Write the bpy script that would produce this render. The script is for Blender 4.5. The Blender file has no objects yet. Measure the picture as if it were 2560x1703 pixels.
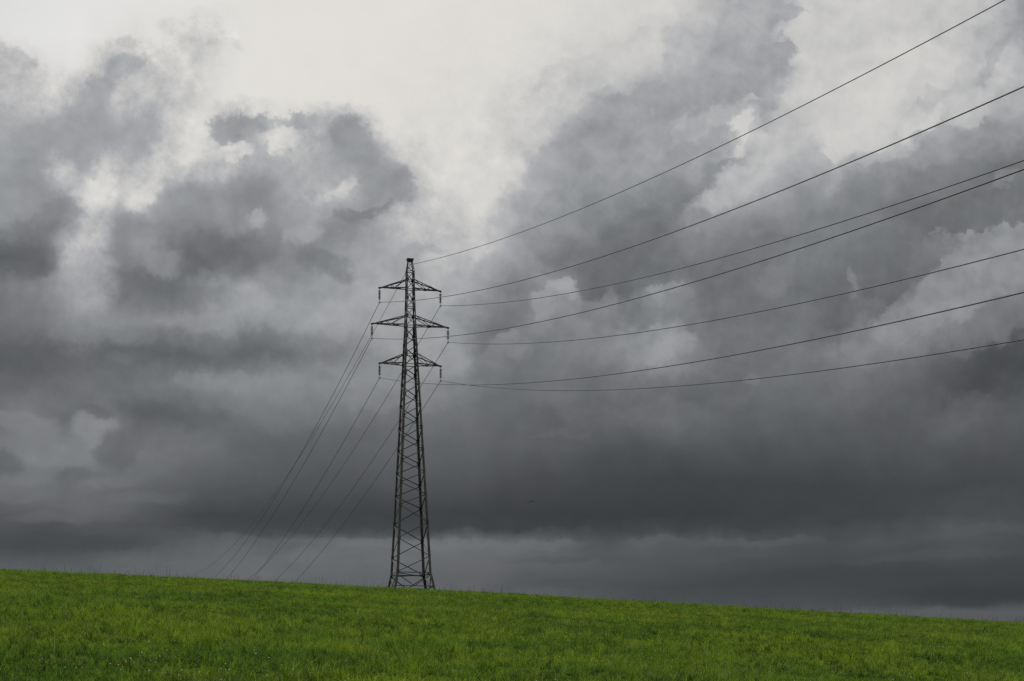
import bpy, math, random
import numpy as np
from mathutils import Vector, Matrix

C = bpy.context.scene.collection
SC = bpy.context.scene
R = math.radians
random.seed(4)
RNG = np.random.default_rng(11)

# ------------------------------------------------------------------ camera
FPX = 4700.0            # focal length in pixels of a 2560 px wide picture
EYE = 1.6
cam = bpy.data.objects.new('camera', bpy.data.cameras.new('camera'))
C.objects.link(cam)
cam.location = (0, 0, EYE)
cam.rotation_euler = (R(90), 0, 0)
cam.data.sensor_width = 36.0
cam.data.lens = 36.0 * FPX / 2560.0
cam.data.shift_y = (1900 - 851.5) / 2560.0
cam.data.clip_end = 20000
SC.camera = cam

# ------------------------------------------------------------------ render look
SC.view_settings.view_transform = 'Standard'
SC.view_settings.look = 'None'
SC.view_settings.exposure = 0.0
SC.view_settings.gamma = 1.0
SC.cycles.use_denoising = False
SC.cycles.max_bounces = 6
SC.cycles.transparent_max_bounces = 4
SC.render.filter_size = 1.0

# ------------------------------------------------------------------ sun behind thin cloud
SUN_EL, SUN_AZ = 52.0, -28.0       # azimuth clockwise from +Y (view direction)
sun = bpy.data.objects.new('sun', bpy.data.lights.new('sun', 'SUN'))
C.objects.link(sun)
sun.data.energy = 1.2
sun.data.angle = R(14)
sun.data.color = (1.0, 0.95, 0.86)
sd = Vector((math.sin(R(SUN_AZ)) * math.cos(R(SUN_EL)), math.cos(R(SUN_AZ)) * math.cos(R(SUN_EL)), math.sin(R(SUN_EL))))
sun.rotation_euler = (-sd).to_track_quat('-Z', 'Y').to_euler()

# ------------------------------------------------------------------ node helpers
class NT:
    def __init__(s, tree):
        s.t = tree; s.t.nodes.clear()
    def n(s, kind, **kw):
        nd = s.t.nodes.new(kind)
        for k, v in kw.items(): setattr(nd, k, v)
        return nd
    def put(s, sock, v):
        if isinstance(v, bpy.types.NodeSocket): s.t.links.new(v, sock)
        else: sock.default_value = v
    def m(s, op, a, b=0.0, c=0.0, clamp=False):
        nd = s.n('ShaderNodeMath', operation=op, use_clamp=clamp)
        for i, v in enumerate((a, b, c)): s.put(nd.inputs[i], v)
        return nd.outputs[0]
    def mr(s, v, a, b, c=0.0, d=1.0, kind='LINEAR'):
        nd = s.n('ShaderNodeMapRange', interpolation_type=kind, clamp=True)
        for i, x in enumerate((v, a, b, c, d)): s.put(nd.inputs[i], x)
        return nd.outputs[0]
    def xyz(s, x, y, z=0.0):
        nd = s.n('ShaderNodeCombineXYZ')
        for i, v in enumerate((x, y, z)): s.put(nd.inputs[i], v)
        return nd.outputs[0]
    def vm(s, op, a, b=(0, 0, 0)):
        nd = s.n('ShaderNodeVectorMath', operation=op)
        s.put(nd.inputs[0], a); s.put(nd.inputs[1], b)
        return nd.outputs[0]
    def vscale(s, a, k):
        nd = s.n('ShaderNodeVectorMath', operation='SCALE')
        s.put(nd.inputs[0], a); s.put(nd.inputs['Scale'], k)
        return nd.outputs[0]
    def noise(s, vec, scale, detail=5.0, rough=0.55, lac=2.0, dist=0.0):
        nd = s.n('ShaderNodeTexNoise', noise_dimensions='3D')
        s.put(nd.inputs['Vector'], vec)
        for k, v in (('Scale', scale), ('Detail', detail), ('Roughness', rough), ('Lacunarity', lac), ('Distortion', dist)):
            s.put(nd.inputs[k], v)
        return nd
    def mix(s, f, a, b, blend='MIX'):
        nd = s.n('ShaderNodeMix', data_type='RGBA', blend_type=blend)
        s.put(nd.inputs[0], f); s.put(nd.inputs[6], a); s.put(nd.inputs[7], b)
        return nd.outputs[2]
    def mixf(s, f, a, b):
        nd = s.n('ShaderNodeMix', data_type='FLOAT')
        s.put(nd.inputs[0], f); s.put(nd.inputs[2], a); s.put(nd.inputs[3], b)
        return nd.outputs[0]
    def ramp(s, f, stops, interp='LINEAR'):
        nd = s.n('ShaderNodeValToRGB')
        cr = nd.color_ramp; cr.interpolation = interp
        while len(cr.elements) > 1: cr.elements.remove(cr.elements[-1])
        for i, (p, c) in enumerate(stops):
            e = cr.elements[0] if i == 0 else cr.elements.new(min(1, max(0, p)))
            e.position = min(1, max(0, p))
            e.color = (c, c, c, 1) if not hasattr(c, '__len__') else (*c, 1)
        s.put(nd.inputs[0], f)
        return nd.outputs[0]

# ------------------------------------------------------------------ sky: cloud brightness by direction
# each row: elevation line of the sky (pixel height it was read at) -> brightness along azimuth
SKY = {
 0: "0 220 100 224 200 225 400 224 600 222 900 221 1100 221 1200 219 1300 218 1400 216 1500 213 1600 210 1700 203 1760 188 1800 178 1900 165 1970 172 2000 196 2100 200 2300 199 2400 196 2460 188 2500 176 2560 148",
 80: "0 221 100 226 200 228 290 221 330 214 400 222 460 206 520 203 560 212 620 222 800 223 1000 221 1200 218 1300 216 1400 213 1500 207 1560 203 1620 203 1700 182 1800 172 1900 165 1960 188 2000 197 2100 200 2200 199 2300 200 2400 193 2500 177 2560 160",
 160: "0 192 40 184 70 190 100 214 200 223 250 205 300 178 350 184 400 194 470 207 520 216 600 222 800 221 1000 220 1200 217 1300 215 1370 208 1400 204 1500 196 1600 194 1650 188 1700 175 1800 162 1900 158 1960 163 2000 197 2100 200 2200 204 2300 206 2400 193 2500 178 2560 180",
 240: "0 175 50 185 100 197 150 192 200 178 250 163 300 188 400 186 440 190 480 206 520 218 600 222 800 221 1000 219 1200 216 1280 208 1300 203 1400 190 1500 173 1600 158 1700 160 1780 164 1840 184 1900 165 1940 185 2000 197 2100 203 2200 204 2300 198 2400 183 2500 174 2560 172",
 320: "0 172 50 166 100 160 200 157 300 162 380 163 430 188 500 216 550 205 580 170 610 153 650 165 690 207 720 209 760 190 800 176 840 154 900 156 935 205 1000 216 1100 216 1200 212 1300 198 1400 170 1500 153 1600 160 1700 163 1800 157 1850 203 1900 178 1960 190 2100 204 2200 190 2300 172 2400 150 2500 147 2560 150",
 400: "0 155 100 150 145 190 200 165 250 200 300 174 350 190 400 210 500 216 550 198 600 166 700 170 800 168 850 150 900 148 950 158 1000 196 1050 206 1100 214 1200 214 1270 205 1300 190 1400 158 1500 150 1600 155 1700 150 1780 160 1820 185 1860 192 1900 180 2000 175 2100 178 2200 150 2300 134 2400 125 2500 118 2560 115",
 480: "0 152 100 145 150 158 200 202 250 214 300 196 350 205 400 168 450 154 500 145 560 152 600 144 650 140 700 160 770 172 840 190 900 155 980 142 1020 152 1050 192 1100 204 1200 212 1250 192 1300 170 1400 148 1500 145 1600 140 1700 136 1770 152 1830 170 1900 152 2000 140 2100 137 2200 125 2300 115 2400 117 2500 114 2560 115",
 560: "0 138 100 124 150 122 195 176 250 190 280 150 320 143 400 138 500 134 560 142 620 150 700 134 750 165 800 150 850 134 900 140 950 162 1000 188 1100 196 1200 190 1260 180 1300 165 1400 145 1500 125 1600 114 1660 120 1700 135 1800 130 1900 125 2000 122 2100 124 2200 122 2300 110 2400 107 2500 116 2560 130",
 640: "0 99 60 100 110 112 150 165 200 178 260 170 290 136 330 140 400 145 450 115 500 107 600 109 700 124 800 133 850 150 900 160 1000 165 1100 176 1150 186 1200 174 1280 155 1320 142 1400 119 1500 108 1600 109 1700 112 1800 115 1900 118 2000 125 2100 119 2200 107 2300 113 2350 126 2400 142 2500 146 2560 148",
 720: "0 115 100 130 200 154 255 160 290 118 400 107 450 112 490 142 600 155 700 150 750 140 800 150 900 160 1000 160 1100 164 1160 158 1200 140 1300 118 1350 142 1400 146 1450 114 1500 105 1600 110 1640 138 1690 140 1730 114 1800 112 1900 112 2000 115 2100 107 2200 104 2250 112 2300 136 2400 143 2500 142 2560 134",
 800: "0 104 100 112 200 130 300 135 350 120 400 125 500 140 600 145 700 150 800 156 900 150 1000 150 1100 150 1150 140 1200 119 1260 112 1300 126 1400 130 1500 135 1550 125 1600 122 1650 137 1700 125 1800 115 1900 112 2000 115 2050 110 2100 100 2150 124 2200 139 2300 138 2400 125 2500 111 2560 107",
 880: "0 92 100 87 150 97 200 110 300 94 350 99 400 91 500 97 600 99 700 105 750 120 800 126 900 131 1000 146 1100 151 1150 140 1200 114 1250 121 1300 114 1400 125 1500 125 1600 141 1650 146 1700 136 1780 114 1900 113 2000 118 2100 125 2200 120 2300 107 2400 94 2500 79 2560 77",
 960: "0 95 100 98 200 105 300 105 400 112 500 120 600 130 700 135 800 124 900 131 1000 131 1100 130 1200 115 1300 108 1400 112 1500 105 1600 110 1700 105 1750 100 1800 105 1900 108 2000 108 2100 108 2200 105 2300 94 2400 80 2450 75 2500 82 2560 88",
 1040: "0 105 50 120 100 115 150 95 200 110 250 127 300 104 350 91 400 89 450 95 500 100 600 111 700 111 800 109 900 105 1000 105 1100 105 1200 102 1300 98 1400 98 1500 100 1600 100 1650 105 1700 102 1800 98 1900 98 2000 97 2100 95 2200 92 2300 90 2400 95 2500 92 2560 95",
 1120: "0 110 50 115 100 120 150 125 200 125 235 134 255 110 300 107 400 109 500 105 600 95 700 88 800 87 900 90 1000 92 1200 92 1300 92 1400 91 1500 82 1600 80 1700 82 1900 82 2000 85 2200 84 2300 84 2400 80 2500 80 2560 82",
 1200: "0 110 100 114 150 100 200 105 250 100 300 98 400 90 500 85 600 82 700 78 900 78 1000 80 1100 80 1200 78 1300 76 1400 72 1500 70 1600 68 2100 68 2200 70 2300 72 2560 72",
 1280: "0 88 100 92 200 100 300 98 350 94 400 82 500 70 600 68 800 68 900 66 1100 66 1200 64 1500 63 1800 64 1900 66 2000 67 2100 68 2200 70 2300 73 2400 78 2500 78 2560 76",
 1314: "0 84 100 80 200 84 300 84 400 79 500 75 600 72 700 70 900 70 1000 70 1100 69 1200 68 1300 66 1400 66 1500 66 1600 72 1700 68 1800 67 1900 68 2000 71 2100 74 2200 75 2300 80 2400 86 2500 80 2560 78",
 1354: "0 79 100 75 200 78 300 78 400 86 500 92 600 95 700 95 800 98 900 100 1000 102 1100 110 1200 108 1300 106 1400 97 1500 83 1600 94 1700 90 1800 86 1900 88 2000 79 2100 80 2200 84 2300 80 2400 84 2500 80 2560 78",
 1400: "0 92 100 90 200 92 300 98 400 102 700 104 900 106 1000 108 1100 105 1200 103 1300 98 1400 95 1500 90 1600 85 1700 82 1800 80 1900 78 2000 76 2100 75 2300 74 2400 75 2500 72 2560 70",
 1440: "0 98 300 98 400 100 500 102 600 105 700 105 800 102 900 100 1000 100 1100 98 1200 98 1300 88 1400 86 1500 84 1600 80 1700 78 1800 77 1900 75 2000 72 2100 71 2300 70 2400 68 2560 68",
 1485: "0 100 1100 100 1200 99 1300 95 1400 90 1500 84 1600 78 1700 75 1800 74 2000 73 2100 72 2200 70 2300 67 2400 65 2560 65",
 1530: "0 100 1200 98 1400 94 1500 90 1600 85 1700 83 1800 82 1900 83 2000 86 2100 86 2200 84 2300 82 2400 78 2560 76",
}
U0, U1 = -60.0, 2620.0

# clouds and gaps with an outline of their own: u, v, half sizes, tilt, brightness, opacity, softness, raggedness
PUFFS = [
 (320, 107, 26, 16, 0, 184, .8, .8, 2.2), (500, 72, 85, 26, -14, 200, .8, .7, 1.5), (575, 95, 30, 12, -20, 208, .7, .6, 1.5),
 (275, 200, 130, 24, 32, 163, .75, .6, 1.2), (180, 330, 140, 62, 8, 155, .6, .6, 1.0), (330, 340, 70, 50, 0, 160, .5, .6, 1.0),
 (40, 135, 45, 28, -20, 182, .8, .5, 1.2), (60, 165, 30, 16, 0, 178, .7, .5, 1.2),
 (150, 430, 34, 50, 0, 198, .6, 1.0, 2.0), (252, 470, 50, 34, 20, 216, .8, .6, 1.0), (360, 480, 70, 26, 35, 208, .7, .6, 1.2),
 (610, 312, 78, 30, 16, 150, .85, .6, 2.0), (570, 335, 40, 16, 30, 160, .7, .8, 2.0), (700, 283, 50, 10, 12, 178, .7, .8, 2.0), (762, 296, 38, 22, -30, 165, .8, .7, 1.8), (640, 355, 26, 50, 10, 176, .6, .9, 1.6), (880, 350, 52, 58, 0, 150, .85, .35, 0.9),
 (700, 335, 42, 38, 20, 212, .85, .5, 1.0), (588, 378, 40, 20, 10, 210, .7, .5, 1.2), (655, 360, 20, 40, 0, 172, .5, .6, 1.2),
 (630, 485, 70, 62, 0, 138, .6, .7, 1.0), (1005, 470, 34, 48, 0, 143, .75, .5, 1.2), (925, 527, 95, 17, 8, 128, .75, .6, 1.0),
 (850, 462, 38, 15, 15, 196, .8, .6, 1.2), (790, 486, 28, 16, 0, 188, .7, .9, 2.2), (652, 537, 22, 18, 0, 180, .6, .9, 2.2),
 (765, 575, 45, 28, 0, 170, .6, .6, 1.2), (510, 640, 150, 56, 10, 108, .6, .8, 1.1), (400, 722, 160, 34, -6, 110, .55, .9, 1.1),
 (395, 660, 60, 26, 0, 146, .7, .6, 1.2), (820, 660, 70, 28, -20, 118, .6, .7, 1.0), (1035, 620, 40, 16, 0, 158, .5, .7, 1.2), (865, 605, 18, 14, 0, 135, .5, .9, 2.0),
 (60, 520, 90, 40, 10, 158, .5, .6, 1.0), (150, 520, 60, 26, -10, 132, .6, .6, 1.2), (60, 640, 85, 40, 0, 98, .6, .7, 1.0),
 (500, 655, 60, 20, 0, 102, .4, .8, 1.0),
 # towering cloud right of the middle
 (1440, 190, 110, 50, 24, 196, .8, .2, .6), (1350, 255, 80, 40, 20, 200, .7, .22, .6), (1590, 100, 66, 52, 10, 199, .85, .2, .6), (1335, 300, 46, 120, -32, 203, .6, .5, .8), (1262, 420, 30, 70, -25, 206, .6, .6, .9), (1390, 260, 60, 40, 25, 188, .5, .6, .8), (1700, 92, 48, 66, -30, 182, .85, .3, .8),
 (1845, 150, 120, 84, 30, 160, .8, .35, .8), (1935, 112, 62, 30, -12, 160, .85, .3, .9), (1955, 18, 62, 24, 22, 170, .85, .3, .9), (1850, 40, 80, 60, 20, 174, .6, .5, .9),
 (1400, 180, 60, 20, 25, 192, .6, .4, .9), (1330, 260, 70, 30, 25, 204, .6, .4, .9),
 (1560, 245, 120, 34, 14, 158, .6, .6, 1.0), (1735, 265, 130, 34, 38, 155, .7, .5, .9), (1480, 310, 90, 34, 20, 150, .6, .6, 1.0),
 (1760, 300, 90, 34, 35, 176, .7, .45, 1.0), (1848, 300, 20, 48, -12, 208, .85, .45, 1.0), (1875, 215, 34, 14, 20, 196, .7, .5, 1.2),
 (1908, 240, 22, 70, -4, 164, .8, .4, 1.0), (1955, 245, 26, 36, 0, 190, .6, .5, 1.2), (1965, 320, 60, 36, 10, 186, .6, .5, 1.0),
 (1920, 350, 46, 30, 0, 198, .5, .6, 1.0), (1800, 325, 40, 40, 0, 158, .7, .4, 1.0),
 (1700, 480, 190, 34, 34, 136, .65, .6, .9), (1850, 430, 140, 34, 38, 184, .75, .6, 1.0), (1590, 560, 150, 40, 30, 113, .6, .8, .9),
 # pale cumulus at the right
 (2260, 215, 130, 112, 25, 205, .85, .14, .55), (2150, 300, 95, 80, 20, 204, .85, .16, .6), (2095, 375, 46, 36, 0, 200, .8, .25, .8), (2290, 260, 90, 46, 30, 194, .5, .7, .9), (2340, 190, 80, 60, 30, 198, .7, .4, .8), (2220, 330, 90, 50, 25, 200, .6, .5, .9),
 (2330, 235, 66, 18, 30, 182, .6, .5, 1.2), (2270, 285, 20, 60, -60, 192, .5, .6, 1.2), (2450, 190, 100, 60, 40, 186, .75, .3, .8), (2420, 245, 70, 40, 30, 187, .7, .3, .8),
 (2490, 120, 16, 90, -30, 164, .6, .5, 1.2), (2360, 345, 120, 30, 28, 158, .6, .7, .9), (2430, 330, 130, 40, 20, 146, .6, .7, .9), (2185, 385, 100, 22, 20, 178, .6, .7, 1.0),
 # low cumulus tops on the grey
 (1385, 722, 46, 18, 6, 156, .85, .35, 1.2), (1345, 745, 30, 22, 0, 150, .7, .4, 1.3), (1450, 765, 110, 34, 0, 140, .5, .8, 1.5), (1530, 738, 26, 30, 0, 138, .6, .9, 2.2),
 (1660, 716, 40, 20, 14, 146, .85, .35, 1.2), (1690, 745, 50, 26, 0, 128, .5, .7, 1.2), (2138, 698, 14, 30, 5, 136, .6, .9, 2.0), (1950, 685, 70, 30, 20, 130, .4, .8, 1.4),
 (1655, 842, 70, 40, 10, 152, .7, .7, 1.0), (1580, 850, 70, 30, 0, 140, .5, .8, 1.0), (1490, 905, 30, 30, 0, 130, .4, .8, 1.2), (1870, 925, 26, 16, 0, 124, .6, .5, 1.2),
 (1280, 845, 60, 40, 30, 134, .6, .5, 1.2), (1230, 900, 40, 20, 0, 132, .5, .6, 1.3), (1270, 820, 26, 18, 0, 140, .6, .4, 1.2), (1130, 880, 50, 40, 0, 156, .6, .7, 1.0),
 # bank at the right edge
 (2460, 655, 190, 92, 33, 143, .85, .14, .7), (2300, 755, 130, 60, 30, 141, .85, .18, .8), (2540, 590, 60, 60, 0, 146, .8, .25, .9), (2390, 590, 30, 24, 0, 128, .7, .4, 1.3),
 (2340, 570, 14, 8, 0, 128, .7, .4, 1.0), (2500, 440, 40, 22, 25, 134, .7, .4, 1.2), (2300, 640, 30, 50, -20, 122, .4, .6, 1.3), (2520, 780, 110, 46, 25, 118, .6, .8, .9),
 (2500, 890, 110, 46, 12, 76, .7, .8, .8), (2260, 690, 40, 60, -25, 104, .4, .8, .9), (2240, 850, 140, 40, 14, 134, .4, .9, .8),
 (1560, 1002, 180, 14, 3, 108, .45, .6, .8), (1660, 1020, 130, 30, 0, 110, .4, .8, .8), (1400, 1075, 80, 12, 3, 103, .45, .5, .9), (2420, 1010, 90, 40, 25, 104, .4, .8, 1.0),
 # left, lower
 (620, 955, 170, 20, -3, 139, .6, .8, 1.1), (900, 905, 120, 28, 0, 140, .55, .8, 1.1), (1000, 992, 140, 26, 0, 134, .5, .8, 1.1), (560, 800, 180, 20, 0, 147, .5, .8, 1.1), (930, 800, 120, 30, 0, 162, .5, .8, 1.1),
 (40, 1055, 90, 26, -8, 129, .7, .6, 1.3), (150, 1130, 110, 26, 10, 133, .6, .6, 1.3), (250, 1196, 90, 18, 0, 119, .6, .7, 1.2), (330, 1240, 130, 16, 3, 106, .5, .8, 1.1), (60, 1232, 100, 16, 0, 110, .6, .7, 1.1), (150, 1292, 130, 14, 0, 105, .5, .8, 1.1),
 (130, 1000, 100, 24, 0, 114, .5, .7, 1.2), (350, 1165, 60, 26, 0, 114, .5, .7, 1.2), (480, 1105, 80, 22, 0, 113, .5, .7, 1.2),
 (1215, 470, 34, 90, -22, 214, .6, .9, 1.5), (1075, 565, 85, 36, 0, 190, .6, .7, 1.5), (1120, 645, 70, 26, 0, 180, .6, .7, 1.5), (1010, 520, 60, 14, 10, 194, .6, .8, 2.0), (1090, 610, 40, 12, 0, 166, .5, .8, 2.0), (1180, 600, 40, 30, 0, 198, .6, .6, 1.4), (1190, 380, 50, 22, 20, 207, .6, .8, 2.0),
 (235, 1062, 55, 32, 0, 136, .75, .6, 1.2), (250, 1030, 44, 14, -10, 100, .6, .8, 2.0), (285, 1120, 55, 48, 0, 104, .75, .4, 1.1), (60, 1065, 80, 22, -14, 124, .6, .6, 1.2), (110, 1120, 120, 34, 0, 124, .5, .7, 1.2), (190, 1185, 60, 22, 10, 98, .5, .6, 1.2), (0, 1165, 44, 28, 0, 94, .6, .8, 2.0),
 (110, 885, 160, 36, -6, 91, .5, 1.0, 1.2), (400, 885, 160, 20, -6, 99, .4, 1.0, 1.2), (640, 862, 200, 44, -4, 101, .4, 1.0, 1.2), (430, 1035, 190, 28, -8, 94, .5, 1.0, 1.2), (310, 895, 40, 16, 0, 116, .5, .6, 1.2),
 (620, 960, 160, 26, -4, 134, .5, .8, 1.0), (740, 1095, 200, 26, 4, 94, .4, 1.0, 1.1), (330, 835, 60, 30, 0, 130, .5, .7, 1.1), (160, 825, 40, 40, 0, 130, .5, .7, 1.1), (640, 1320, 150, 16, 0, 72, .5, .8, .8), (180, 1352, 190, 22, 0, 74, .6, .7, .8),
 (2280, 1540, 420, 24, 2, 98, .65, .9, .8), (1030, 1354, 260, 12, 0, 116, .6, .7, .9), (1340, 1362, 110, 12, 3, 110, .5, .7, .9), (1640, 1346, 70, 9, 0, 98, .5, .8, .9), (1900, 1352, 170, 10, 3, 94, .5, .8, .9), (2450, 1322, 130, 18, 6, 91, .5, .8, .9),
 (1440, 1392, 150, 9, 0, 82, .4, .8, .9), (2060, 1440, 420, 24, 2, 68, .5, .9, .8), (2440, 1482, 200, 26, 3, 62, .5, .9, .8), (1500, 1450, 240, 14, 2, 80, .4, .9, .9), (1980, 1535, 140, 12, 3, 90, .5, .7, .8), (2350, 1385, 200, 12, 4, 88, .4, .9, .9), (1750, 1395, 160, 10, 3, 86, .4, .9, .9),
 (870, 1372, 120, 14, 4, 112, .5, .8, .9), (770, 1392, 60, 16, 0, 110, .5, .8, 1.0),
]
RELIEF = 0.12
WISP = 0.42
HEAP = 0.068
SOFT = 0.55
def map_group(h0, h1):
    t = bpy.data.node_groups.new('brightness_map', 'ShaderNodeTree'); g = NT(t)
    for n in ('x', 'y'): t.interface.new_socket(n, in_out='INPUT', socket_type='NodeSocketFloat')
    t.interface.new_socket('tone', in_out='OUTPUT', socket_type='NodeSocketFloat')
    i = g.n('NodeGroupInput').outputs; o = g.n('NodeGroupOutput')
    fx = g.mr(i['x'], h0 / 1000, h1 / 1000); val = None; prev = None
    for v in sorted(SKY):
        a = np.array([float(q) for q in SKY[v].split()]).reshape(-1, 2)
        us = np.linspace(h0, h1, 32); vs = np.interp(us, a[:, 0], a[:, 1])
        vs = (vs + 7.0 * np.clip((1350 - us) / 300, 0, 1) * np.clip((v - 620) / 150, 0, 1) * np.clip((1290 - v) / 100, 0, 1)) / 255.0
        fxc = fx if val is None else g.m('MULTIPLY_ADD', val, 1e-7, fx)
        r = g.ramp(fxc, [((u - h0) / (h1 - h0), float(q)) for u, q in zip(us, vs)], 'CARDINAL')
        e = (1900.0 - v) / 1000.0
        val = g.m('ADD', r, 0.0) if val is None else g.mixf(g.mr(g.m('MULTIPLY_ADD', r, 1e-7, i['y']), prev, e), val, r)
        prev = e
    g.put(o.inputs[0], val); return t
def puff_group():
    t = bpy.data.node_groups.new('puff', 'ShaderNodeTree'); g = NT(t)
    for n in ('x', 'y', 'tone', 'rag', 'value', 'opacity', 'soft', 'ragged'): t.interface.new_socket(n, in_out='INPUT', socket_type='NodeSocketFloat')
    for n in ('centre', 'tilt', 'size'): t.interface.new_socket(n, in_out='INPUT', socket_type='NodeSocketVector')
    t.interface.new_socket('tone', in_out='OUTPUT', socket_type='NodeSocketFloat')
    i = g.n('NodeGroupInput').outputs; o = g.n('NodeGroupOutput')
    mp = g.n('ShaderNodeMapping', vector_type='TEXTURE')
    g.put(mp.inputs[0], g.xyz(i['x'], i['y'], i['tone']))
    g.put(mp.inputs['Location'], i['centre']); g.put(mp.inputs['Rotation'], i['tilt']); g.put(mp.inputs['Scale'], i['size'])
    ln = g.n('ShaderNodeVectorMath', operation='LENGTH'); g.put(ln.inputs[0], mp.outputs[0])
    f = g.m('MULTIPLY_ADD', i['rag'], i['ragged'], g.m('SUBTRACT', 1.0, ln.outputs['Value']))
    k = g.m('MULTIPLY', g.mr(f, g.m('MULTIPLY', i['soft'], -1.0), i['soft'], 0.0, 1.0, 'SMOOTHSTEP'), i['opacity'])
    g.put(o.inputs[0], g.mixf(k, i['tone'], i['value']))
    return t
def build_world():
    w = bpy.data.worlds.new('World'); SC.world = w; w.use_nodes = True
    w.cycles.sampling_method = 'MANUAL'; w.cycles.sample_map_resolution = 512
    g = NT(w.node_tree)
    out = g.n('ShaderNodeOutputWorld')
    d = g.n('ShaderNodeTexCoord').outputs['Generated']
    sp = g.n('ShaderNodeSeparateXYZ'); g.put(sp.inputs[0], d)
    dx, dy, dz = sp.outputs
    yc = g.m('MAXIMUM', dy, 0.12)
    # units of 1000 px on the gnomonic sky map in front; +Y is up
    px = g.m('MULTIPLY_ADD', g.m('DIVIDE', dx, yc), FPX / 1000, 1.280)
    py = g.m('MULTIPLY', g.m('DIVIDE', dz, yc), FPX / 1000)
    P = g.xyz(px, py, 0.0)
    low = g.mr(py, 0.5, 1.0, 1.0, 0.0, 'SMOOTHSTEP')            # 1 near the horizon
    # layered cloud flattens towards the horizon
    Pst = g.xyz(g.m('MULTIPLY', px, 0.42), g.m('MULTIPLY', py, 1.1), 3.7)
    amp = g.mr(py, 0.40, 1.05, g.mr(px, 0.7, 1.35, 0.62, 0.22), 1.0)
    def rotv(v):
        nd = g.n('ShaderNodeMapping'); g.put(nd.inputs[0], v)
        nd.inputs['Rotation'].default_value = (0.61, 0.43, 0.83); nd.inputs['Location'].default_value = (0.31, 0.17, 0.23)
        return nd.outputs[0]
    PR, PstR = rotv(P), rotv(Pst)
    def both(off, scale, detail, rough, col=False):
        k = 'Color' if col else 'Fac'
        a = g.noise(g.vm('ADD', PR, off), scale, detail, rough).outputs[k]
        b = g.noise(g.vm('ADD', PstR, off), scale, detail, rough).outputs[k]
        return g.mix(low, a, b) if col else g.mixf(low, a, b)
    # domain warp, coarse + fine
    w1 = g.vm('SUBTRACT', both((0, 0, 0), 4.0, 2.0, 0.5, True), (0.5, 0.5, 0.5))
    w2 = g.vm('SUBTRACT', both((7.3, 2.1, 0.0), 11.0, 10.0, 0.66, True), (0.5, 0.5, 0.5))
    W = g.vm('ADD', g.vscale(w1, g.m('MULTIPLY', amp, 0.050)), g.vscale(w2, g.m('MULTIPLY', amp, 0.100)))
    PW = g.vm('ADD', P, W)
    # heaped, cauliflower-like tops
    def heap(off):
        vo = g.n('ShaderNodeTexVoronoi', feature='SMOOTH_F1', voronoi_dimensions='2D')
        g.put(vo.inputs['Vector'], g.vm('ADD', g.vm('ADD', P, g.vscale(W, 0.6)), off))
        for k_, v_ in (('Scale', 9.0), ('Detail', 3.0), ('Roughness', 0.5), ('Lacunarity', 2.3), ('Smoothness', 0.35)): g.put(vo.inputs[k_], v_)
        return vo.outputs['Distance']
    h1 = heap((0, 0, 0))
    PW = g.vm('ADD', PW, g.xyz(0.0, g.m('MULTIPLY', g.m('SUBTRACT', h1, 0.45), g.m('MULTIPLY', g.m('MULTIPLY', amp, g.mr(px, 0.9, 1.4, 0.25, 1.0)), 0.05)), 0.0))
    wx = g.n('ShaderNodeSeparateXYZ'); g.put(wx.inputs[0], PW)
    qx, qy = wx.outputs[0], wx.outputs[1]
    rows = sorted(SKY)
    halves = []
    for h0, h1 in ((U0, 1300.0), (1260.0, U1)):
        nd = g.n('ShaderNodeGroup'); nd.node_tree = map_group(h0, h1)
        g.put(nd.inputs[0], qx); g.put(nd.inputs[1], qy); halves.append(nd.outputs[0])
    val = g.mixf(g.mr(qx, 1.262, 1.298), halves[0], halves[1])
    tone = val
    # single clouds and gaps with ragged edges
    pg = puff_group()
    rag = g.m('SUBTRACT', both((3.1, 8.2, 0.0), 11.0, 10.0, 0.68), 0.5)
    for (cu, cv, ru, rv, rot, t, op, soft, rg) in PUFFS:
        nd = g.n('ShaderNodeGroup'); nd.node_tree = pg
        for sock, v in (('x', qx), ('y', qy), ('tone', tone), ('rag', rag), ('centre', (cu / 1000, (1900 - cv) / 1000, 0)), ('tilt', (0, 0, R(rot))),
                        ('size', (ru / 1000, rv / 1000, 1e3)), ('value', t / 255.0), ('opacity', op), ('soft', soft * (0.68 if cu < 1150 else SOFT)), ('ragged', rg * (1.6 if cu < 1150 else 1.2))):
            g.put(nd.inputs[sock], v)
        tone = nd.outputs[0]
    # (everything from here on waits for the tone: keeps few values alive at once)
    lag = g.vscale((1e-7, 1e-7, 0.0), tone)
    PR, PstR = g.vm('ADD', PR, lag), g.vm('ADD', PstR, lag)
    h1 = heap(lag); h2 = heap(g.vm('ADD', (0.010, -0.022, 0), lag))
    # self-shaded billows: difference of one fbm at two nearby points, light from above
    b1 = both((0, 0, 5), 8.0, 7.0, 0.52)
    b2 = both((0.010, -0.024, 5), 8.0, 7.0, 0.52)
    rel = g.m('SUBTRACT', b1, b2)
    # torn, wispy margins where cloud thins out to clear sky
    wisp = g.m('SUBTRACT', both((6.7, 1.3, 4.0), 12.0, 11.0, 0.68), 0.5)
    band = g.m('MULTIPLY', g.mr(tone, 0.60, 0.72, 0.0, 1.0, 'SMOOTHSTEP'), g.mr(tone, 0.88, 0.80, 0.0, 1.0, 'SMOOTHSTEP'))
    tone = g.m('ADD', tone, g.m('MULTIPLY', g.m('MULTIPLY', wisp, band), g.mr(px, 0.9, 1.5, WISP, WISP * 0.22)))
    cover = g.mr(tone, 0.85, 0.72, 0.08, 1.0)                    # none in the clear part
    dim = g.mr(tone, 0.25, 0.60, 0.25, 1.0)
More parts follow.
